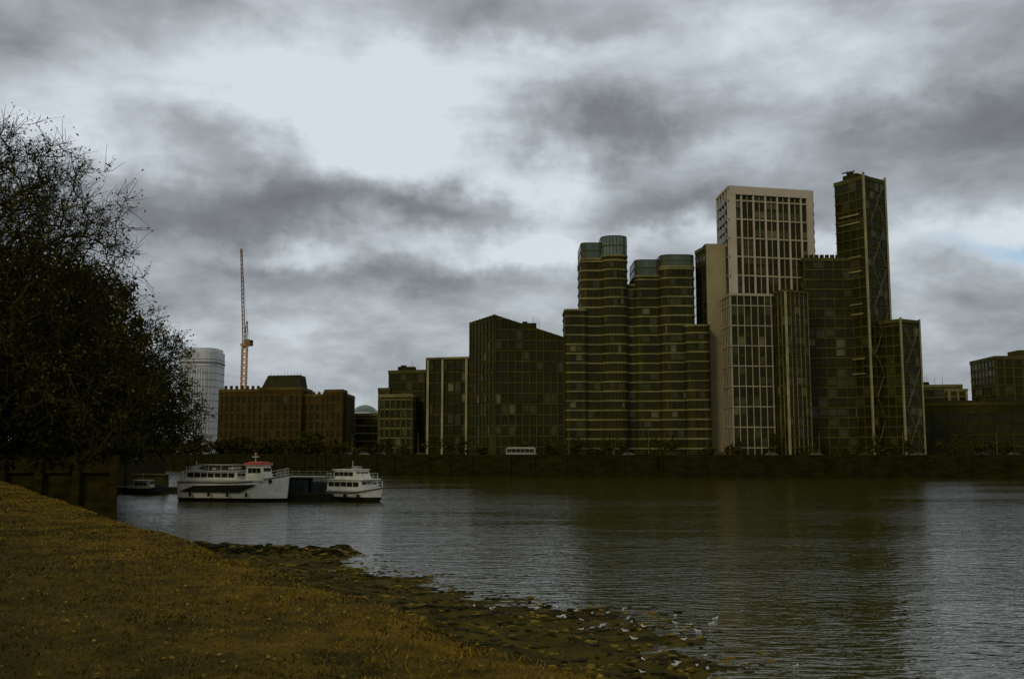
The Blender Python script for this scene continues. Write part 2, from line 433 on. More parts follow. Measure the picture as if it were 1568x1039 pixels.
GRASS=grassmat('worn_shaded_grass_ground',(0.185,0.110,0.010),(0.030,0.025,0.003),2.2,1.0)
def gz(s,dd,x,y):
    z=5.62+0.10*noise.noise(Vector((x*0.25,y*0.25,0)))+0.04*noise.noise(Vector((x*1.3,y*1.3,3)))+0.025*noise.noise(Vector((x*4,y*4,7)))
    if dd<0.6: z-=0.22*(1-dd/0.6)**2
    return z
ss=list(np.arange(-200,-10,10))+list(np.arange(-10,30,0.2))+list(np.arange(30,118,1.0))
ds=[0,0.15,0.3,0.5,0.8]+list(np.arange(1.0,16,0.2))+list(np.arange(16,60,2))+[80,150,400,2500]
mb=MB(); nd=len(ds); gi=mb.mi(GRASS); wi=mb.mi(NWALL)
def gpos(s,dd):
    s=float(s); dd=float(dd)
    wob=0.25*noise.noise(Vector((s*0.35,0,0)))+0.1*noise.noise(Vector((s*1.5,0,5)))
    p=E0+e*s+nin*(dd+ (wob if dd<3 else 0)); return p
for s in ss:
    for dd in ds:
        p=gpos(s,dd); mb.v.append((p.x,p.y,gz(s,dd,p.x,p.y)))
for i in range(len(ss)-1):
    for j in range(nd-1):
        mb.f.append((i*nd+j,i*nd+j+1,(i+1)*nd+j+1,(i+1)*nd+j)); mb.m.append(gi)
base=len(mb.v)
for s in ss:
    p=gpos(s,0); mb.v.append((p.x,p.y,-1))
for i in range(len(ss)-1):
    mb.f.append((i*nd,(i+1)*nd,base+i+1,base+i)); mb.m.append(wi)
mb.obj('grass_bank',smooth=True)

BL1=mat('grass_blade_dry',(0.165,0.105,0.011),0.9,0.5,1.5,0.05)
BL2=mat('grass_blade_dark',(0.036,0.032,0.004),0.9,0.4,1.5,0.05)
BL3=mat('fallen_leaf',(0.20,0.12,0.018),0.9,0.5,3,0.05)
mb=MB(); i1,i2,i3=mb.mi(BL1),mb.mi(BL2),mb.mi(BL3)
for k in range(120000):
    s=random.uniform(-4,1)+ (random.random()**1.5)*48
    dd=(random.random()**1.3)*15
    p=gpos(s,dd)
    if p.y<4: continue
    z=gz(s,dd,p.x,p.y)
    h=random.uniform(0.010,0.036)*(1+0.8*noise.noise(Vector((p.x*.8,p.y*.8,1)))); w=0.004+0.0007*p.y
    a=random.random()*math.tau; lx,ly=math.cos(a),math.sin(a); q=len(mb.v)
    b=random.uniform(-1.2,1.2)*h; c=random.uniform(-1.2,1.2)*h
    mb.v+=[(p.x-lx*w,p.y-ly*w,z-0.01),(p.x+lx*w,p.y+ly*w,z-0.01),(p.x+b,p.y+c,z+h)]
    mb.f.append((q,q+1,q+2))
    g=1.5*noise.noise(Vector((p.x*.9,p.y*.9,11)))+random.uniform(-.5,.5)-0.24*(dd-1.8)  # more dark blades away from the edge, following the painted shade
    mb.m.append(i1 if g>0 else i2)
for k in range(2000):
    s=random.uniform(-4,1)+ (random.random()**1.5)*40; dd=random.random()**1.5*12
    p=gpos(s,dd); z=gz(s,dd,p.x,p.y)+0.015; r=random.uniform(0.010,0.026); a=random.random()*6
    q=[(p.x+r*math.cos(a+t),p.y+r*math.sin(a+t),z+random.uniform(0,0.025)) for t in (0,1.4,3.1,4.5)]
    mb.face(q,BL3)
mb.obj('grass_tufts')

# ------------------------------------------------------------------ foreshore
MUD=mat('foreshore_mud',(0.018,0.016,0.002),0.95,0.4,0.55,0.05,bump=1.0,bscale=5,col2=(0.090,0.066,0.008))
shore=[(-45,100),(-32,82),(-19,72),(-11.3,69),(-9.5,61),(-5.4,57.8),(-2.8,51.3),(1.1,47.1),(4.3,45.6),(5.7,41.3),(6.5,36.7),(5.8,32.6),(6.5,25),(7.5,15),(11,5),(17,-10),(28,-30)]
sh=[]
for i in range(len(shore)-1):
    for t in np.linspace(0,1,18,endpoint=False):
        x=float(shore[i][0]*(1-t)+shore[i+1][0]*t); y=float(shore[i][1]*(1-t)+shore[i+1][1]*t)
        x0,y0=x,y
        x+=1.1*noise.noise(Vector((x0*.5,y0*.5,0)))+.5*noise.noise(Vector((x0*1.7,y0*1.7,0))); y+=1.6*noise.noise(Vector((x0*.5,y0*.5,9)))+.8*noise.noise(Vector((x0*1.7,y0*1.7,9)))
        sh.append((x,y))
mb=MB(); nt=34; mi=mb.mi(MUD)
def fz(x,y,u): return 1.25*max(0.0,1-u)**1.2 - 0.35*max(0.0,u-1)/0.25 + (0.2*noise.noise(Vector((x*.45,y*.45,2)))+0.14*noise.noise(Vector((x*1.7,y*1.7,4)))+0.09*noise.noise(Vector((x*4,y*4,4))))
def shpt(k,u):
    x,y=sh[k]; dd=(Vector((x,y))-E0).dot(nin); wx,wy=x-nin.x*(dd-0.3),y-nin.y*(dd-0.3)
    return wx+(x-wx)*u, wy+(y-wy)*u
for k in range(len(sh)):
    for j in range(nt):
        u=j/(nt-1)*1.25; px,py=shpt(k,u)
        mb.v.append((px,py,fz(px,py,u)))
for i in range(len(sh)-1):
    for j in range(nt-1):
        mb.f.append((i*nt+j,i*nt+j+1,(i+1)*nt+j+1,(i+1)*nt+j)); mb.m.append(mi)
mb.obj('foreshore',smooth=True)
ROCK=mat('wet_rock',(0.020,0.018,0.003),0.85,0.5,1.5,0.1); ROCK2=mat('algae_rock',(0.14,0.098,0.014),0.95,0.5,1.5,0.05)
mb=MB()
def rock(mb,x,y,z,r,m):
    i=len(mb.v); n=6; ax=random.uniform(.7,1.5)
    for lat in (-0.5,0.1,0.6):
        for k in range(n):
            a=k/n*math.tau; rr=r*math.cos(lat)*(0.6+0.7*random.random())
            mb.v.append((x+rr*ax*math.cos(a),y+rr*math.sin(a),z+r*0.55*math.sin(lat)))
    mb.v.append((x,y,z+r*0.45))
    for l in range(2):
        for k in range(n):
            mb.f.append((i+l*n+k,i+l*n+(k+1)%n,i+(l+1)*n+(k+1)%n,i+(l+1)*n+k)); mb.m.append(mb.mi(m))
    for k in range(n): mb.f.append((i+2*n+k,i+2*n+(k+1)%n,i+3*n)); mb.m.append(mb.mi(m))
for k in range(7500):
    u=random.random()**0.55*1.14; px,py=shpt(random.randrange(len(sh)-30),u); px+=random.uniform(-.4,.4); py+=random.uniform(-.4,.4)
    r=random.choice((.04,.05,.06,.08,.1,.13,.18))
    al=noise.noise(Vector((px*.6,py*.6,20)))
    rock(mb,px,py,max(fz(px,py,u),-0.04),r,ROCK2 if al+random.uniform(-.25,.25)>0.15 else ROCK)
mb.obj('foreshore_rocks')
# low weed-covered stone spit, rubble scattered over it
mb=MB(); nx,ny=60,14; mi=mb.mi(MUD)
def spz(t,v,x,y):
    h=0.66*min(1,(1-t)*8)*min(1,v*6)*min(1,(1-v)*4)*(.7+.6*noise.noise(Vector((x*.35,y*.35,8)))+.3)
    return -.30+h+.22*noise.noise(Vector((x*.8,y*.8,5)))+.15*noise.noise(Vector((x*2.6,y*2.6,5)))
def spxy(t,v): return -24+13.4*t+.8*v, 71.9-3.2*t+v*4.6+.7*noise.noise(Vector((t*9,v*3,0)))
for i in range(nx):
    for j in range(ny):
        t=i/(nx-1); v=j/(ny-1); x,y=spxy(t,v); mb.v.append((x,y,spz(t,v,x,y)))
for i in range(nx-1):
    for j in range(ny-1): mb.f.append((i*ny+j,(i+1)*ny+j,(i+1)*ny+j+1,i*ny+j+1)); mb.m.append(mi)
for k in range(500):
    t=random.random(); v=random.random()*.6; x,y=spxy(t,v); rock(mb,x,y,spz(t,v,x,y)+.03,random.choice((.1,.14,.2,.28)),ROCK if random.random()<.8 else ROCK2)
mb.obj('stone_spit')

# ------------------------------------------------------------------ water
m=bpy.data.materials.new('river_water'); m.use_nodes=True; nt_=m.node_tree; N=nt_.nodes; L=nt_.links
b=N['Principled BSDF']; b.inputs['Base Color'].default_value=(0.038,0.036,0.005,1); b.inputs['Roughness'].default_value=0.05
b.inputs['IOR'].default_value=1.55; b.inputs['Specular Tint'].default_value=(0.97,0.98,0.80,1)
g=N.new('ShaderNodeNewGeometry')
def nz(scale,st,det,rough=0.6,rot=12,dist=0):
    mp=N.new('ShaderNodeMapping'); mp.inputs['Scale'].default_value=st; mp.inputs['Rotation'].default_value=(0,0,R(rot))
    n=N.new('ShaderNodeTexNoise'); n.inputs['Scale'].default_value=scale; n.inputs['Detail'].default_value=det; n.inputs['Roughness'].default_value=rough; n.inputs['Distortion'].default_value=dist
    L.new(g.outputs['Position'],mp.inputs['Vector']); L.new(mp.outputs[0],n.inputs['Vector']); return n
n1=nz(1.7,(0.45,1.1,1),3,.55,12,.3); n2=nz(0.3,(0.5,1.2,1),2,.5,-8); n3=nz(0.035,(0.5,1.4,1),3,.6,20)
ad=N.new('ShaderNodeMath'); ad.operation='MULTIPLY_ADD'; ad.inputs[1].default_value=1.0
L.new(n2.outputs['Fac'],ad.inputs[0]); L.new(n1.outputs['Fac'],ad.inputs[2])
bp=N.new('ShaderNodeBump'); bp.inputs['Distance'].default_value=0.16
st=N.new('ShaderNodeMapRange'); st.inputs['From Min'].default_value=.35; st.inputs['From Max'].default_value=.65; st.inputs['To Min'].default_value=.35; st.inputs['To Max'].default_value=.95
L.new(n3.outputs['Fac'],st.inputs['Value']); L.new(st.outputs[0],bp.inputs['Strength'])
L.new(ad.outputs[0],bp.inputs['Height']); L.new(bp.outputs[0],b.inputs['Normal'])
mb=MB(); mb.face([(-5000,-3000,0),(5000,-3000,0),(5000,5000,0),(-5000,5000,0)],m); mb.obj('river_water')

# ------------------------------------------------------------------ trees
BARK=mat('bark',(0.040,0.034,0.008),0.9,0.3,1,0.05)
LEAF_A=mat('leaf_olive',(0.105,0.098,0.012),0.8,0.4,0.5,0.08)
LEAF_B=mat('leaf_dark',(0.028,0.025,0.003),0.9,0.4,0.5,0.03)
LEAF_C=mat('leaf_mid',(0.044,0.041,0.005),0.9,0.4,0.5,0.03)
def make_tree(name, base, blobs, ntar, leaves, lsize, twigs, seed, mats, tr=0.5, tipr=0.012, step=1.1, spread=0.9):
    rg=np.random.default_rng(seed); rd=random.Random(seed)
    tars=[]
    wsum=sum(b[2] for b in blobs)
    for (c,r,wt) in blobs:
        k=int(ntar*wt/wsum)
        v=rg.normal(size=(k,3)); v/=np.linalg.norm(v,axis=1)[:,None]
        rad=rg.random(k)**0.42
        rad*= 0.82+0.3*rg.random(k)
        tars.append(np.array(c)+v*rad[:,None]*np.array(r))
    T=np.vstack(tars); bx=np.array(base,float)
    T=T[T[:,2]>base[2]+1.5]
    nodes=[bx]; par=[-1]
    hc=blobs[0][0]; top=np.array([bx[0]*.4+hc[0]*.6, bx[1]*.4+hc[1]*.6, hc[2]-0.2*blobs[0][1][2]])
    nst=8
    for i in range(1,nst+1):
        p=bx+(top-bx)*i/nst+rg.normal(size=3)*0.12; nodes.append(p); par.append(i-1)
    order=np.argsort(np.linalg.norm(T-top,axis=1))
    P=np.zeros((ntar*14+50,3)); P[:len(nodes)]=nodes; n=len(nodes)
    tips=[]
    for t in T[order]:
        d=np.linalg.norm(P[3:n]-t,axis=1)+0.25*np.maximum(0,P[3:n,2]-t[2])*2
        i=int(np.argmin(d))+3; L_=np.linalg.norm(P[i]-t); k=max(1,int(L_/step)); prev=i; s0=P[i].copy()
        for q in range(1,k+1):
            if n>=len(P)-1: break
            pt=s0+(t-s0)*q/k+rg.normal(size=3)*(0.16 if q<k else 0)
            pt[2]+=0.25*math.sin(math.pi*q/k)*min(1,L_/4)
            P[n]=pt; par.append(prev); prev=n; n+=1
        tips.append(prev)
    cnt=np.zeros(n)
    for i in tips: cnt[i]+=1
    for i in range(n-1,0,-1): cnt[par[i]]+=cnt[i]
    rad=np.maximum(tipr, tr*(cnt/cnt[0])**0.5)
    mb=MB()
    for i in range(1,n):
        p=par[i]; mb.tube(P[p],P[i],min(rad[p],rad[i]*1.5),rad[i],BARK,3 if rad[i]<0.05 else 6)
    vs=mb.v; fs=mb.f; ms=mb.m; li=[mb.mi(x) for x in mats]
    for i in tips:
        c=P[i]; out=c-top; out/= (np.linalg.norm(out)+1e-6)
        ends=[c]
        for k in range(twigs):
            d=out*0.6+rg.normal(size=3)*0.7+np.array([0,0,.15]); d/=np.linalg.norm(d)
            l=rd.uniform(.5,1.7); mid=c+d*l*.5+rg.normal(size=3)*.1; en=c+d*l+rg.normal(size=3)*.2
            mb.tube(c,mid,tipr,tipr*.8,BARK,3); mb.tube(mid,en,tipr*.8,tipr*.5,BARK,3); ends+= [mid,en]
        nl=int(leaves*rd.uniform(.2,1.8))
        clump=rd.choice(li)
        for k in range(nl):
            o=ends[rd.randrange(len(ends))]+rg.normal(size=3)*spread*(0.3 if twigs else 1)
            a=rg.normal(size=3); a/=np.linalg.norm(a); b_=np.cross(a,rg.normal(size=3)); b_/=np.linalg.norm(b_)+1e-6
            s=lsize*rd.uniform(.6,1.4); q=len(vs)
            vs+= [tuple(o-a*s),tuple(o+b_*s*.45),tuple(o+a*s),tuple(o-b_*s*.45)]
            fs.append((q,q+1,q+2,q+3)); ms.append(clump if rd.random()<.8 else rd.choice(li))
    return mb.obj(name)

make_tree('plane_tree',(-39,62,5.3),[((-34.5,62,18.5),(10,7.5,9.3),1.0),((-29.0,61,18.5),(5.7,5,6.5),.45),((-26,62,12.5),(5.5,4,5),.22),((-32.5,62,24),(5.5,4.5,4.2),.22)],1700,9,0.11,6,3,[LEAF_A,LEAF_C,LEAF_C],tr=.6,tipr=.02,spread=.8)
make_tree('ivy_clad_tree',(-36.5,68,5.3),[((-35.5,68,13.5),(9,6,8),1.0),((-30.5,68,10.5),(5.5,4,5.5),.4)],900,66,0.19,2,5,[LEAF_B,LEAF_B,LEAF_C],tr=.4,spread=1.0)
make_tree('ivy_clad_tree',(-48.5,113,5.3),[((-48.5,112,18),(7.5,6,11.0),1.0),((-44.5,112,13),(5.0,5,7),.5)],650,48,0.27,3,8,[LEAF_B,LEAF_B,LEAF_C],tr=.4,spread=1.2)
make_tree('ivy_clad_tree',(-57,112,5.3),[((-57,113,17),(10,7,12),1.0)],420,50,0.33,2,9,[LEAF_B,LEAF_C],tr=.4,spread=1.2)
make_tree('slender_tree',(-52,127,5.3),[((-44.6,124,15),(5.0,4.5,9.0),1.0),((-41,124,11),(3,3,4),.25)],500,22,0.18,5,12,[LEAF_B,LEAF_C,LEAF_A],tr=.3,tipr=.024,spread=1.0)
make_tree('slender_tree',(-60,145,5.3),[((-54,143,12),(6,6,7),1.0)],260,50,0.28,3,13,[LEAF_B,LEAF_C],tr=.3,tipr=.02,spread=1.1)

def leafmass(name, spots, lsize, per, mats, seed):
    rg=np.random.default_rng(seed); mb=MB(); li=[mb.mi(x) for x in mats]
    for (x,y,z,rx,rz) in spots:
        mb.tube((x,y,z-0.2),(x,y,z+rz),0.18,0.1,BARK,5)
        nc=9
        for c in range(nc):
            cc=np.array([x,y,z+rz*1.1])+rg.normal(size=3)*np.array([rx,rx,rz])*0.42
            mi_=li[int(rg.integers(len(li)))]
            for k in range(per//nc):
                o=cc+rg.normal(size=3)*np.array([rx,rx,rz])*0.22
                if o[2]<z: continue
                a=rg.normal(size=3);a/=np.linalg.norm(a);b_=np.cross(a,rg.normal(size=3));b_/=np.linalg.norm(b_)+1e-6
                s=lsize*(0.6+rg.random()*.8); q=len(mb.v)
                mb.v+=[tuple(o-a*s),tuple(o+b_*s*.6),tuple(o+a*s),tuple(o-b_*s*.6)]
                mb.f.append((q,q+1,q+2,q+3)); mb.m.append(mi_)
    mb.obj(name)
def bankY(x):
    for i in range(len(bank)-1):
        x1,y1=bank[i]; x0,y0=bank[i+1]
        if x0<=x<=x1: return y0+(y1-y0)*(x-x0)/(x1-x0)
    return 300
sp=[]
x=-58
while x<190:
    if random.random()<.8: sp.append((x,bankY(x)+13+random.uniform(-1,1),Z0,random.uniform(1.8,3.4),random.uniform(1.4,3.4)))
    x+=random.uniform(2.5,6)
leafmass('distant_street_trees',sp,0.38,200,[LEAF_B,LEAF_C,LEAF_B],21)
sp=[(random.uniform(-190,-60),0,Z0,random.uniform(3,6),random.uniform(2.2,4.0)) for k in range(45)]
sp=[(x,bankY(x)+6,z,a,b_) for (x,y,z,a,b_) in sp]
leafmass('distant_tree_line',sp,0.55,360,[LEAF_B,LEAF_C,LEAF_B],22)
sp=[(random.uniform(-63,-45),random.uniform(110.5,114),5.3,2.5,1.5) for k in range(16)]+[(-52-26*t+random.uniform(-2,0),130+60*t,5.3,3,2.0) for t in np.linspace(0,1,14)]+[(-79-36*t,196+130*t,5.3,4,3) for t in np.linspace(0,1,16)]
leafmass('riverside_shrubs',sp,0.3,450,[LEAF_B,LEAF_B,LEAF_C],23)

# ------------------------------------------------------------------ boats
BW=mat('boat_white',(0.58,0.56,0.45),0.5,0.2,1.2); BK=mat('boat_black',(0.016,0.014,0.004),0.6,spec=.1); BG=mat('boat_window',(0.016,0.018,0.009),0.2,0.2,1,0.25)
BR=mat('boat_red',(0.42,0.09,0.05),0.6); BB=mat('boat_blue',(0.028,0.042,0.040),0.7,0.3,1,.1); BGREY=mat('boat_grey',(0.21,0.20,0.14),0.6); DECK=mat('boat_deck',(0.08,0.07,0.04),0.8)
def hull(mb,L_,B_,D_,black=0.7,top=BW,bow=0.7,keel=BK,rise=0.9):
    n=16; rows=[]
    for i in range(n+1):
        t=i/n; x=-L_/2+L_*t
        f=1-max(0,(t-bow)/(1-bow))**2.2
        if t<0.08: f*=0.85+t*1.9
        hw=max(0.03,B_/2*f); z=D_+rise*max(0,t-.5)**2*4
        rk=0.9*max(0,(t-bow)/(1-bow))
        rows.append([(x-rk*0.9,hw*.55,-.5),(x-rk*.35,hw*.86,black),(x,hw,z),(x,hw*.94,z-.06)])
    for i in range(n):
        a,b_=rows[i],rows[i+1]
        for sgn in (1,-1):
            S=lambda p:(p[0],p[1]*sgn,p[2])
            mb.face([S(a[0]),S(b_[0]),S(b_[1]),S(a[1])],keel); mb.face([S(a[1]),S(b_[1]),S(b_[2]),S(a[2])],top)
            mb.box(Vector(S(a[2]))-Vector((0,0,.25)),Vector(S(b_[2]))-Vector(S(a[2])),(0,.07*sgn,0),(0,0,.13),BK)
        mb.face([a[3],b_[3],(b_[3][0],-b_[3][1],b_[3][2]),(a[3][0],-a[3][1],a[3][2])],DECK)
    a=rows[0]; mb.face([a[0],a[1],a[2],(a[2][0],-a[2][1],a[2][2]),(a[1][0],-a[1][1],a[1][2]),(a[0][0],-a[0][1],a[0][2])],top)
def cabin(mb,x0,x1,w,z0,z1,m,win=(0.35,0.3),nw=6,slope=0.3):
    i=len(mb.v)
    mb.v+=[(x0,-w/2,z0),(x1,-w/2,z0),(x1,w/2,z0),(x0,w/2,z0),(x0+slope*.3,-w/2+.1,z1),(x1-slope,-w/2+.1,z1),(x1-slope,w/2-.1,z1),(x0+slope*.3,w/2-.1,z1)]
    for f in ((0,1,5,4),(1,2,6,5),(2,3,7,6),(3,0,4,7),(4,5,6,7)): mb.f.append(tuple(i+k for k in f)); mb.m.append(mb.mi(m))
    h=z1-z0; lo=z0+h*win[0]; hi=z1-h*win[1]*.6
    ww=(x1-slope-x0-.5)/nw
    for s in (-1,1):
        for k in range(nw):
            xx=x0+.35+k*ww
            mb.box((xx,s*(w/2-.09),lo),(ww*.86,0,0),(0,s*.1,0),(0,0,hi-lo),BG)
    for k in range(3):
        yy=-w/2+.3+k*(w-.5)/3
        mb.box((x1-slope*.75,yy,lo),(0.09,0,0),(0,(w-.5)/3*.8,0),(0,0,hi-lo),BG)
        mb.box((x0-.03,yy,lo),(0.09,0,0),(0,(w-.5)/3*.8,0),(0,0,hi-lo),BG)
    mb.box((x0-.15,-w/2-.08,z1),(x1-slope-x0+.35,0,0),(0,w+.16,0),(0,0,.1),m)
def rail(mb,pts,h,m):
    for i in range(len(pts)-1):
        a=Vector(pts[i]);b_=Vector(pts[i+1]); n=max(1,int((b_-a).length/1.0))
        for k in range(n+1):
            p=a.lerp(b_,k/n); mb.tube(p,p+Vector((0,0,h)),.035,.035,m,4)
        for q in (.5,1): mb.tube(a+Vector((0,0,h*q)),b_+Vector((0,0,h*q)),.03,.03,m,4)
# passenger boat
mb=MB(); hull(mb,17,4.6,2.9,0.5,rise=1.1)
for s in (-1,1):
    mb.face([(-8.0,s*2.30,1.35),(1.8,s*2.37,1.35),(4.6,s*2.36,2.45),(-5.6,s*2.37,2.25)],BG)
mb.box((-7.8,-2.35,2.95),(13.3,0,0),(0,4.7,0),(0,0,.22),BW)
cabin(mb,-7.2,1.2,3.9,3.17,4.3,BW,(0.25,.3),7,.2)
mb.box((-5.6,-2.1,5.15),(6.2,0,0),(0,4.2,0),(0,0,.12),BGREY)
for xx in (-5.4,-3.4,-1.4,.4):
    for s in (-1,1): mb.tube((xx,s*2.0,4.3),(xx,s*2.0,5.15),.05,.05,BW,4)
for k in range(6): mb.cbox((-6.9+k*1.35,random.uniform(-.4,.4),4.66+random.random()*.15),(random.uniform(.5,.9),2.4,random.uniform(.35,.7)),BW if k%2 else BGREY)
cabin(mb,2.2,5.2,2.7,3.17,5.15,BW,(.45,.3),3,.45)
mb.cbox((3.5,0,5.4),(3.1,3.0,.3),BR); mb.cbox((3.5,0,5.62),(2.2,2.2,.16),BR)
mb.tube((3.0,0,5.6),(3.0,0,7.0),.06,.04,BW,5); mb.cbox((3.0,0,6.4),(.3,1.5,.12),BW); mb.cbox((3.0,0,6.8),(.5,.12,.2),BR)
mb.tube((-7.9,0,3.0),(-8.3,0,5.0),.04,.03,BW,4); mb.tube((-6,-1,4.4),(-6,-1,5.8),.04,.04,BW,4)
rail(mb,[(5.4,-2.0,3.2),(7.2,-1.2,3.6),(8.3,0,3.9),(7.2,1.2,3.6),(5.4,2.0,3.2)],.9,BW)
rail(mb,[(1.3,-2.2,3.17),(5.2,-2.1,3.17)],.9,BW)
for xx in (-6,-3,0,3): mb.tube((xx,-2.5,.7),(xx,-2.5,1.3),.18,.18,BK,8)
mb.cbox((-7.7,-1.2,3.7),(.6,1.0,1.2),BW)
mb.tube((6.3,-1.66,2.9),(6.3,-1.76,2.9),.3,.3,BK,8)
mb.obj('passenger_boat',(-40.3,147,0),R(-14))
# second boat
mb=MB(); hull(mb,9.6,4.2,1.5,0.7,rise=.7)
cabin(mb,-4.3,2.6,3.8,1.55,3.1,BW,(.4,.3),5,.5)
cabin(mb,-3.4,1.2,3.2,3.2,4.5,BW,(.35,.35),4,.5)
mb.box((-4.5,-2.0,3.1),(7.2,0,0),(0,4.0,0),(0,0,.14),BW)
rail(mb,[(-4.3,-1.9,3.24),(-3.5,-1.9,3.24)],.8,BW); rail(mb,[(1.3,-1.8,3.24),(2.4,-1.6,3.24),(2.4,1.6,3.24)],.8,BW); rail(mb,[(2.7,-1.8,1.6),(4.2,-.6,2.1),(4.6,0,2.2),(4.2,.6,2.1)],.8,BW)
mb.tube((-1,0,4.6),(-1,0,5.8),.05,.03,BW,4); mb.cbox((-.2,0,4.85),(1.2,.9,.4),BGREY); mb.cbox((-2.4,.4,4.8),(1.0,.7,.3),BK)
for xx in (-3,-.5,2): mb.tube((xx,-2.2,.5),(xx,-2.2,1.1),.2,.2,BK,8)
mb.obj('river_cruiser',(-22.4,146,0),R(-33))
# work barge
mb=MB()
mb.prism([(-4.6,-2.2),(4.6,-2.2),(5.2,0),(4.6,2.2),(-4.6,2.2),(-5.0,0)],-.5,1.1,BK,DECK)
mb.cbox((-2.2,0,2.2),(3.4,3.0,2.2),BB); mb.cbox((1.6,.2,1.9),(3.2,3.0,1.6),BB)
for k in range(9): mb.box((-3.85+k*.38,-1.56,1.15),(.12,0,0),(0,.07,0),(0,0,2.0),BK)
for k in range(8): mb.box((.1+k*.38,-1.36,1.15),(.12,0,0),(0,.07,0),(0,0,1.4),BK)
mb.box((-4.9,-2.0,3.4),(9.6,0,0),(0,4,0),(0,0,.14),BGREY)
for xx in (-4.6,-1.5,1.7,4.4): mb.tube((xx,-1.9,1.1),(xx,-1.9,3.4),.06,.06,BK,4)
rail(mb,[(-4.8,-1.95,3.54),(4.6,-1.95,3.54)],.8,BGREY)
mb.cbox((3.9,-.9,1.6),(.8,.8,1.0),BR); mb.cbox((2.6,0,3.8),(1.3,1.3,.5),BB)
mb.obj('work_barge',(-29.3,148.5,0),R(-4))
# small launch + pontoon pier
mb=MB(); hull(mb,7,2.3,1.0,0.45,top=BB,rise=.5); cabin(mb,-1.8,1.4,1.8,1.0,2.3,BGREY,(.4,.3),3,.4); mb.tube((-.5,0,2.3),(-.5,0,3.6),.04,.03,BGREY,4)
mb.obj('small_launch',(-62.0,170,0),R(-10))
mb=MB()
mb.cbox((0,0,.45),(26,4,1.0),BK); rail(mb,[(-13,-1.9,.95),(13,-1.9,.95)],1.0,SLAB_DK)
for xx in (-11,-4,4,11): mb.tube((xx,2.3,-1),(xx,2.3,5.0),.3,.3,BK,8)
mb.cbox((-5,0,2.0),(5,2.6,2.0),WALL_OL); mb.cbox((3,0,1.9),(4,2.6,1.8),WALL_DK); mb.box((-13,0,1),(-6,2,4.3),(0,1.4,0),(0,0,.2),SLAB_DK); mb.cbox((-5,0,3.1),(5.6,3.2,.15),SLAB_DK)
mb.obj('floating_pier',(-59,178,0),R(-6))

# ------------------------------------------------------------------ vehicles on the embankment
TY=mat('tyre',(0.02,0.02,0.02),0.9)
def wheel(mb,x,y,r):
    mb.tube((x,y-.12,r),(x,y+.12,r),r,r,TY,12); mb.tube((x,y-.14,r),(x,y-.1,r),r*.5,r*.5,BGREY,8)
def coach():
    mb=MB(); mb.cbox((0,0,1.65),(8.6,2.4,2.3),BGREY)
    for s in (-1,1):
        for k in range(6): mb.box((-3.9+k*1.3,s*1.2,1.5),(1.15,0,0),(0,s*.04,0),(0,0,.95),BG)
    mb.box((4.3,-1.0,1.4),(.04,0,0),(0,2,0),(0,0,1.1),BG); mb.cbox((0,0,2.85),(7.4,1.9,.14),BW)
    for x in (-2.8,2.8):
        for y in (-1.12,1.12): wheel(mb,x,y,.48)
    return mb
y=bankY(2.7)+3.2
coach().obj('coach',(2.7,y+1.5,Z0),R(-10))
def car(c):
    mb=MB(); prof=[(-2.1,.35),(-2.15,.85),(-1.5,1.0),(-1.0,1.45),(.5,1.45),(1.15,1.0),(2.0,.85),(2.1,.35)]
    for s in (-1,1): mb.face([(x,s*.85,z) for x,z in prof],c)
    for i in range(len(prof)):
        a=prof[i];b_=prof[(i+1)%len(prof)]; glass= i in (2,4)
        mb.face([(a[0],-.85,a[1]),(b_[0],-.85,b_[1]),(b_[0],.85,b_[1]),(a[0],.85,a[1])],BG if glass else c)
    for s in (-1,1): mb.face([(-1.3,s*.86,1.02),(1.0,s*.86,1.02),(.45,s*.86,1.38),(-.95,s*.86,1.38)],BG)
    for x in (-1.3,1.3):
        for y in (-.78,.78): wheel(mb,x,y,.33)
    return mb
CC=[BGREY,BK,BB,BRICK2]
for x in (-52,-46,-40,-27,-18,-11,20,33,45,58,72,84,97,111,128,136,140):
    car(random.choice(CC)).obj('parked_car',(x,bankY(x)+5.0,Z0),math.atan2(bankY(x+1)-bankY(x-1),2))
mb=MB(); LM=BRACE
mb.tube((0,0,0),(0,0,7),.09,.06,LM,6); mb.tube((0,0,7),(0,-1.1,7.3),.05,.05,LM,5); mb.cbox((0,-1.3,7.3),(.25,.6,.12),LM); mb.cbox((0,0,.4),(.25,.25,.8),LM)
lamp=mb.obj('street_lamp',(-50,bankY(-50)+2,Z0))
for x in (-28,-6,16,38,60,84,106,130):
    o=lamp.copy(); scene.collection.objects.link(o); o.location=(x,bankY(x)+2,Z0)

# ------------------------------------------------------------------ gulls
GW=mat('gull_white',(0.66,0.66,0.60),0.7,0.05,3); GG=mat('gull_grey',(0.25,0.26,0.27),0.7,0.1,3); GB=mat('gull_beak',(0.5,0.3,0.05),0.5)
mb=MB()
prof=[(-.26,.01,.07),(-.2,.035,.07),(-.1,.075,.055),(0,.09,.05),(.08,.085,.055),(.13,.06,.09),(.155,.042,.14),(.18,.045,.165),(.215,.03,.165),(.225,.008,.16)]
n=8; i0=len(mb.v)
for x,r,z in prof:
    for k in range(n):
        a=k/n*math.tau; mb.v.append((x,r*math.cos(a),z+r*.85*math.sin(a)))
for i in range(len(prof)-1):
    for k in range(n): mb.f.append((i0+i*n+k,i0+i*n+(k+1)%n,i0+(i+1)*n+(k+1)%n,i0+(i+1)*n+k)); mb.m.append(mb.mi(GW))
for s in (-1,1):
    mb.face([(.08,s*.09,.08),(-.05,s*.1,.1),(-.3,s*.02,.11),(-.1,s*.05,.13),(.06,s*.06,.12)],GG)
mb.tube((.22,0,.16),(.27,0,.15),.012,.003,GB,5)
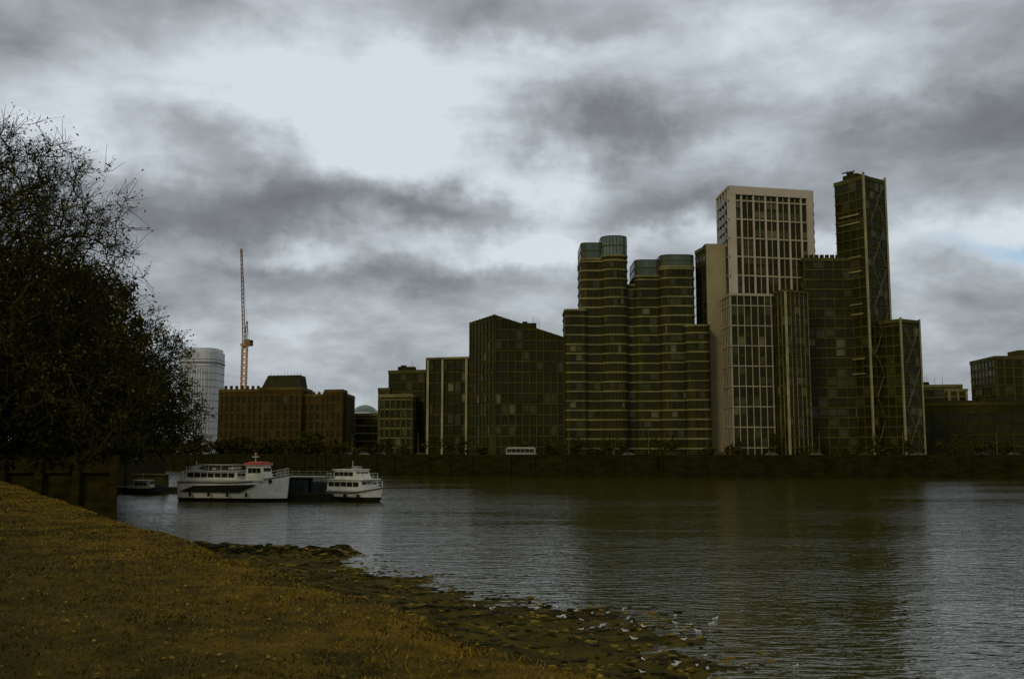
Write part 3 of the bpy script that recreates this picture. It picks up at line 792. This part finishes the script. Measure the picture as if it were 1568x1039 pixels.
gm=mb.obj('gull_tmp'); gmesh=gm.data; bpy.data.objects.remove(gm); gmesh.name='gull'
flock=bpy.data.objects.new('gull_flock',None); scene.collection.objects.link(flock)
gp=[(x,y,-.03) for x,y in [(6.9,43.2),(7.5,41.3),(8.8,44.2),(8.4,43),(6.9,36.5),(7.6,34.6),(7.9,34.2),(9.6,34.7),(5.2,47),(7.2,45),(7.4,42.6)]]
rd=random.Random(5)
for k in range(30):
    i=rd.randrange(18*6,18*11) if k%3 else rd.randrange(18*8,18*10); u=rd.uniform(.86,1.03); x,y=shpt(i,u); gp.append((x,y,max(0.0,fz(x,y,u))+.03))
for k,(x,y,z) in enumerate(gp):
    o=bpy.data.objects.new('gull_%d'%(k+1),gmesh); scene.collection.objects.link(o); o.parent=flock
    o.location=(x,y,z); o.rotation_euler=(0,0,rd.random()*math.tau); sc=rd.uniform(.45,.66); o.scale=(sc,sc,sc)

# ------------------------------------------------------------------ world
w=bpy.data.worlds.new('World'); scene.world=w; w.use_nodes=True; nt=w.node_tree; N=nt.nodes; L=nt.links; N.clear()
def M(op,a,b=None,c=None):
    n=N.new('ShaderNodeMath'); n.operation=op
    for i,v in enumerate((a,b,c)):
        if v is None: continue
        if isinstance(v,(int,float)): n.inputs[i].default_value=v
        else: L.new(v,n.inputs[i])
    return n.outputs[0]
SUN_EL=R(34); SUN_AZ=R(215)
sky=N.new('ShaderNodeTexSky'); sky.sky_type='NISHITA'; sky.sun_disc=False; sky.sun_elevation=SUN_EL; sky.sun_rotation=SUN_AZ
tc=N.new('ShaderNodeTexCoord'); sx=N.new('ShaderNodeSeparateXYZ'); L.new(tc.outputs['Generated'],sx.inputs[0])
zc=M('MAXIMUM',sx.outputs[2],0.0); den=M('ADD',zc,0.38)
px=M('DIVIDE',sx.outputs[0],den); py=M('DIVIDE',sx.outputs[1],den)
cv=N.new('ShaderNodeCombineXYZ'); L.new(px,cv.inputs[0]); L.new(py,cv.inputs[1]); L.new(M('MULTIPLY',zc,2.4),cv.inputs[2])
def noi(vec,scale,det,rough,off=0,dist=0,color=False):
    mp=N.new('ShaderNodeMapping'); mp.inputs['Location'].default_value=(off,off*1.7,off*.3); L.new(vec,mp.inputs['Vector'])
    n=N.new('ShaderNodeTexNoise'); n.inputs['Scale'].default_value=scale; n.inputs['Detail'].default_value=det; n.inputs['Roughness'].default_value=rough; n.inputs['Distortion'].default_value=dist
    L.new(mp.outputs[0],n.inputs['Vector']); return n.outputs['Color' if color else 'Fac']
az0=M('ARCTAN2',sx.outputs[0],sx.outputs[1]); el0=M('ARCSINE',sx.outputs[2])
wc=N.new('ShaderNodeSeparateXYZ'); L.new(noi(tc.outputs['Generated'],7.5,5,.6,3.1,0,True),wc.inputs[0])
az=M('ADD',az0,M('MULTIPLY',M('SUBTRACT',wc.outputs[0],.5),.22)); el=M('ADD',el0,M('MULTIPLY',M('SUBTRACT',wc.outputs[1],.5),.14))
blobs=[
 (-.20,.37,.22,.055,-.10,.34),(-.10,.30,.11,.05,-.25,.38),(-.42,.31,.10,.03,.1,.20),(.14,.40,.20,.03,0,.16),
 (.02,.24,.045,.035,0,.34),(-.05,.205,.16,.012,.05,.22),(-.22,.185,.05,.012,0,.30),(.38,.36,.12,.03,.1,.24),
 (.33,.20,.25,.02,0,.22),(-.36,.265,.05,.02,0,.16),(.47,.185,.09,.02,0,.24),(-.33,.10,.2,.03,0,.08),(.48,.42,.03,.04,0,.14),
 (.10,.325,.09,.026,-.05,-.52),(-.46,.43,.15,.05,0,-.34),(-.28,.30,.07,.03,-.2,-.26),(-.33,.235,.16,.028,.05,-.38),
 (-.08,.250,.11,.016,0,-.38),(.45,.30,.14,.03,0,-.24),(.19,.24,.12,.018,-.05,-.32),(-.10,.17,.12,.018,0,-.20),(0.0,.43,.10,.02,0,-.26),
 (-.30,.155,.12,.02,0,-.20),(.50,.395,.05,.03,.2,-.24),(.25,.30,.06,.015,.1,.2)]
acc=None
for (a0,e0,sa,se,tl,am) in blobs:
    da=M('SUBTRACT',az,a0); de=M('SUBTRACT',M('SUBTRACT',el,e0),M('MULTIPLY',da,tl))
    da=M('DIVIDE',da,sa); de=M('DIVIDE',de,se)
    q=M('ADD',M('MULTIPLY',da,da),M('MULTIPLY',de,de))
    ex=M('MULTIPLY',M('EXPONENT',M('MULTIPLY',q,-.6)),am)
    acc=ex if acc is None else M('ADD',acc,ex)
f1=noi(cv.outputs[0],1.9,5,.55,2.0); f2=noi(cv.outputs[0],6.0,7,.58,5.0,.2)
val=M('ADD',M('ADD',M('MULTIPLY',M('SUBTRACT',f1,.5),.9),M('MULTIPLY',M('SUBTRACT',f2,.5),.85)),M('ADD',acc,.63))
cr=N.new('ShaderNodeValToRGB'); L.new(val,cr.inputs[0]); E=cr.color_ramp.elements
E[0].position=0.0; E[0].color=(.125,.130,.136,1); E[1].position=1.0; E[1].color=(.68,.74,.79,1)
x=E.new(.32); x.color=(.215,.228,.242,1); x=E.new(.62); x.color=(.37,.405,.435,1)
bg1=N.new('ShaderNodeBackground'); L.new(sky.outputs[0],bg1.inputs[0]); bg1.inputs[1].default_value=.1
bg2=N.new('ShaderNodeBackground'); L.new(cr.outputs[0],bg2.inputs[0]); bg2.inputs[1].default_value=1.0
da=M('DIVIDE',M('SUBTRACT',az,.46),.05); de=M('DIVIDE',M('SUBTRACT',el,.178),.008)
gap=M('EXPONENT',M('MULTIPLY',M('ADD',M('MULTIPLY',da,da),M('MULTIPLY',de,de)),-.7))
ms=N.new('ShaderNodeMixShader'); L.new(M('SUBTRACT',.96,M('MULTIPLY',gap,.85)),ms.inputs[0]); L.new(bg1.outputs[0],ms.inputs[1]); L.new(bg2.outputs[0],ms.inputs[2])
wo=N.new('ShaderNodeOutputWorld'); L.new(ms.outputs[0],wo.inputs[0])

sl=bpy.data.lights.new('sun','SUN'); sl.energy=0.8; sl.angle=R(12); sl.color=(1,.87,.64)
so=bpy.data.objects.new('sun',sl); scene.collection.objects.link(so)
sd=Vector((math.sin(SUN_AZ)*math.cos(SUN_EL),math.cos(SUN_AZ)*math.cos(SUN_EL),math.sin(SUN_EL)))
so.rotation_euler=(-sd).to_track_quat('-Z','Y').to_euler()

cam=bpy.data.cameras.new('camera'); co=bpy.data.objects.new('camera',cam); scene.collection.objects.link(co)
cam.lens=35; cam.sensor_width=36; cam.clip_start=.1; cam.clip_end=9000
co.location=(0,0,7.2); co.rotation_euler=(R(90+6.4),0,0); scene.camera=co
scene.view_settings.view_transform='Standard'; scene.view_settings.look='None'; scene.view_settings.exposure=0
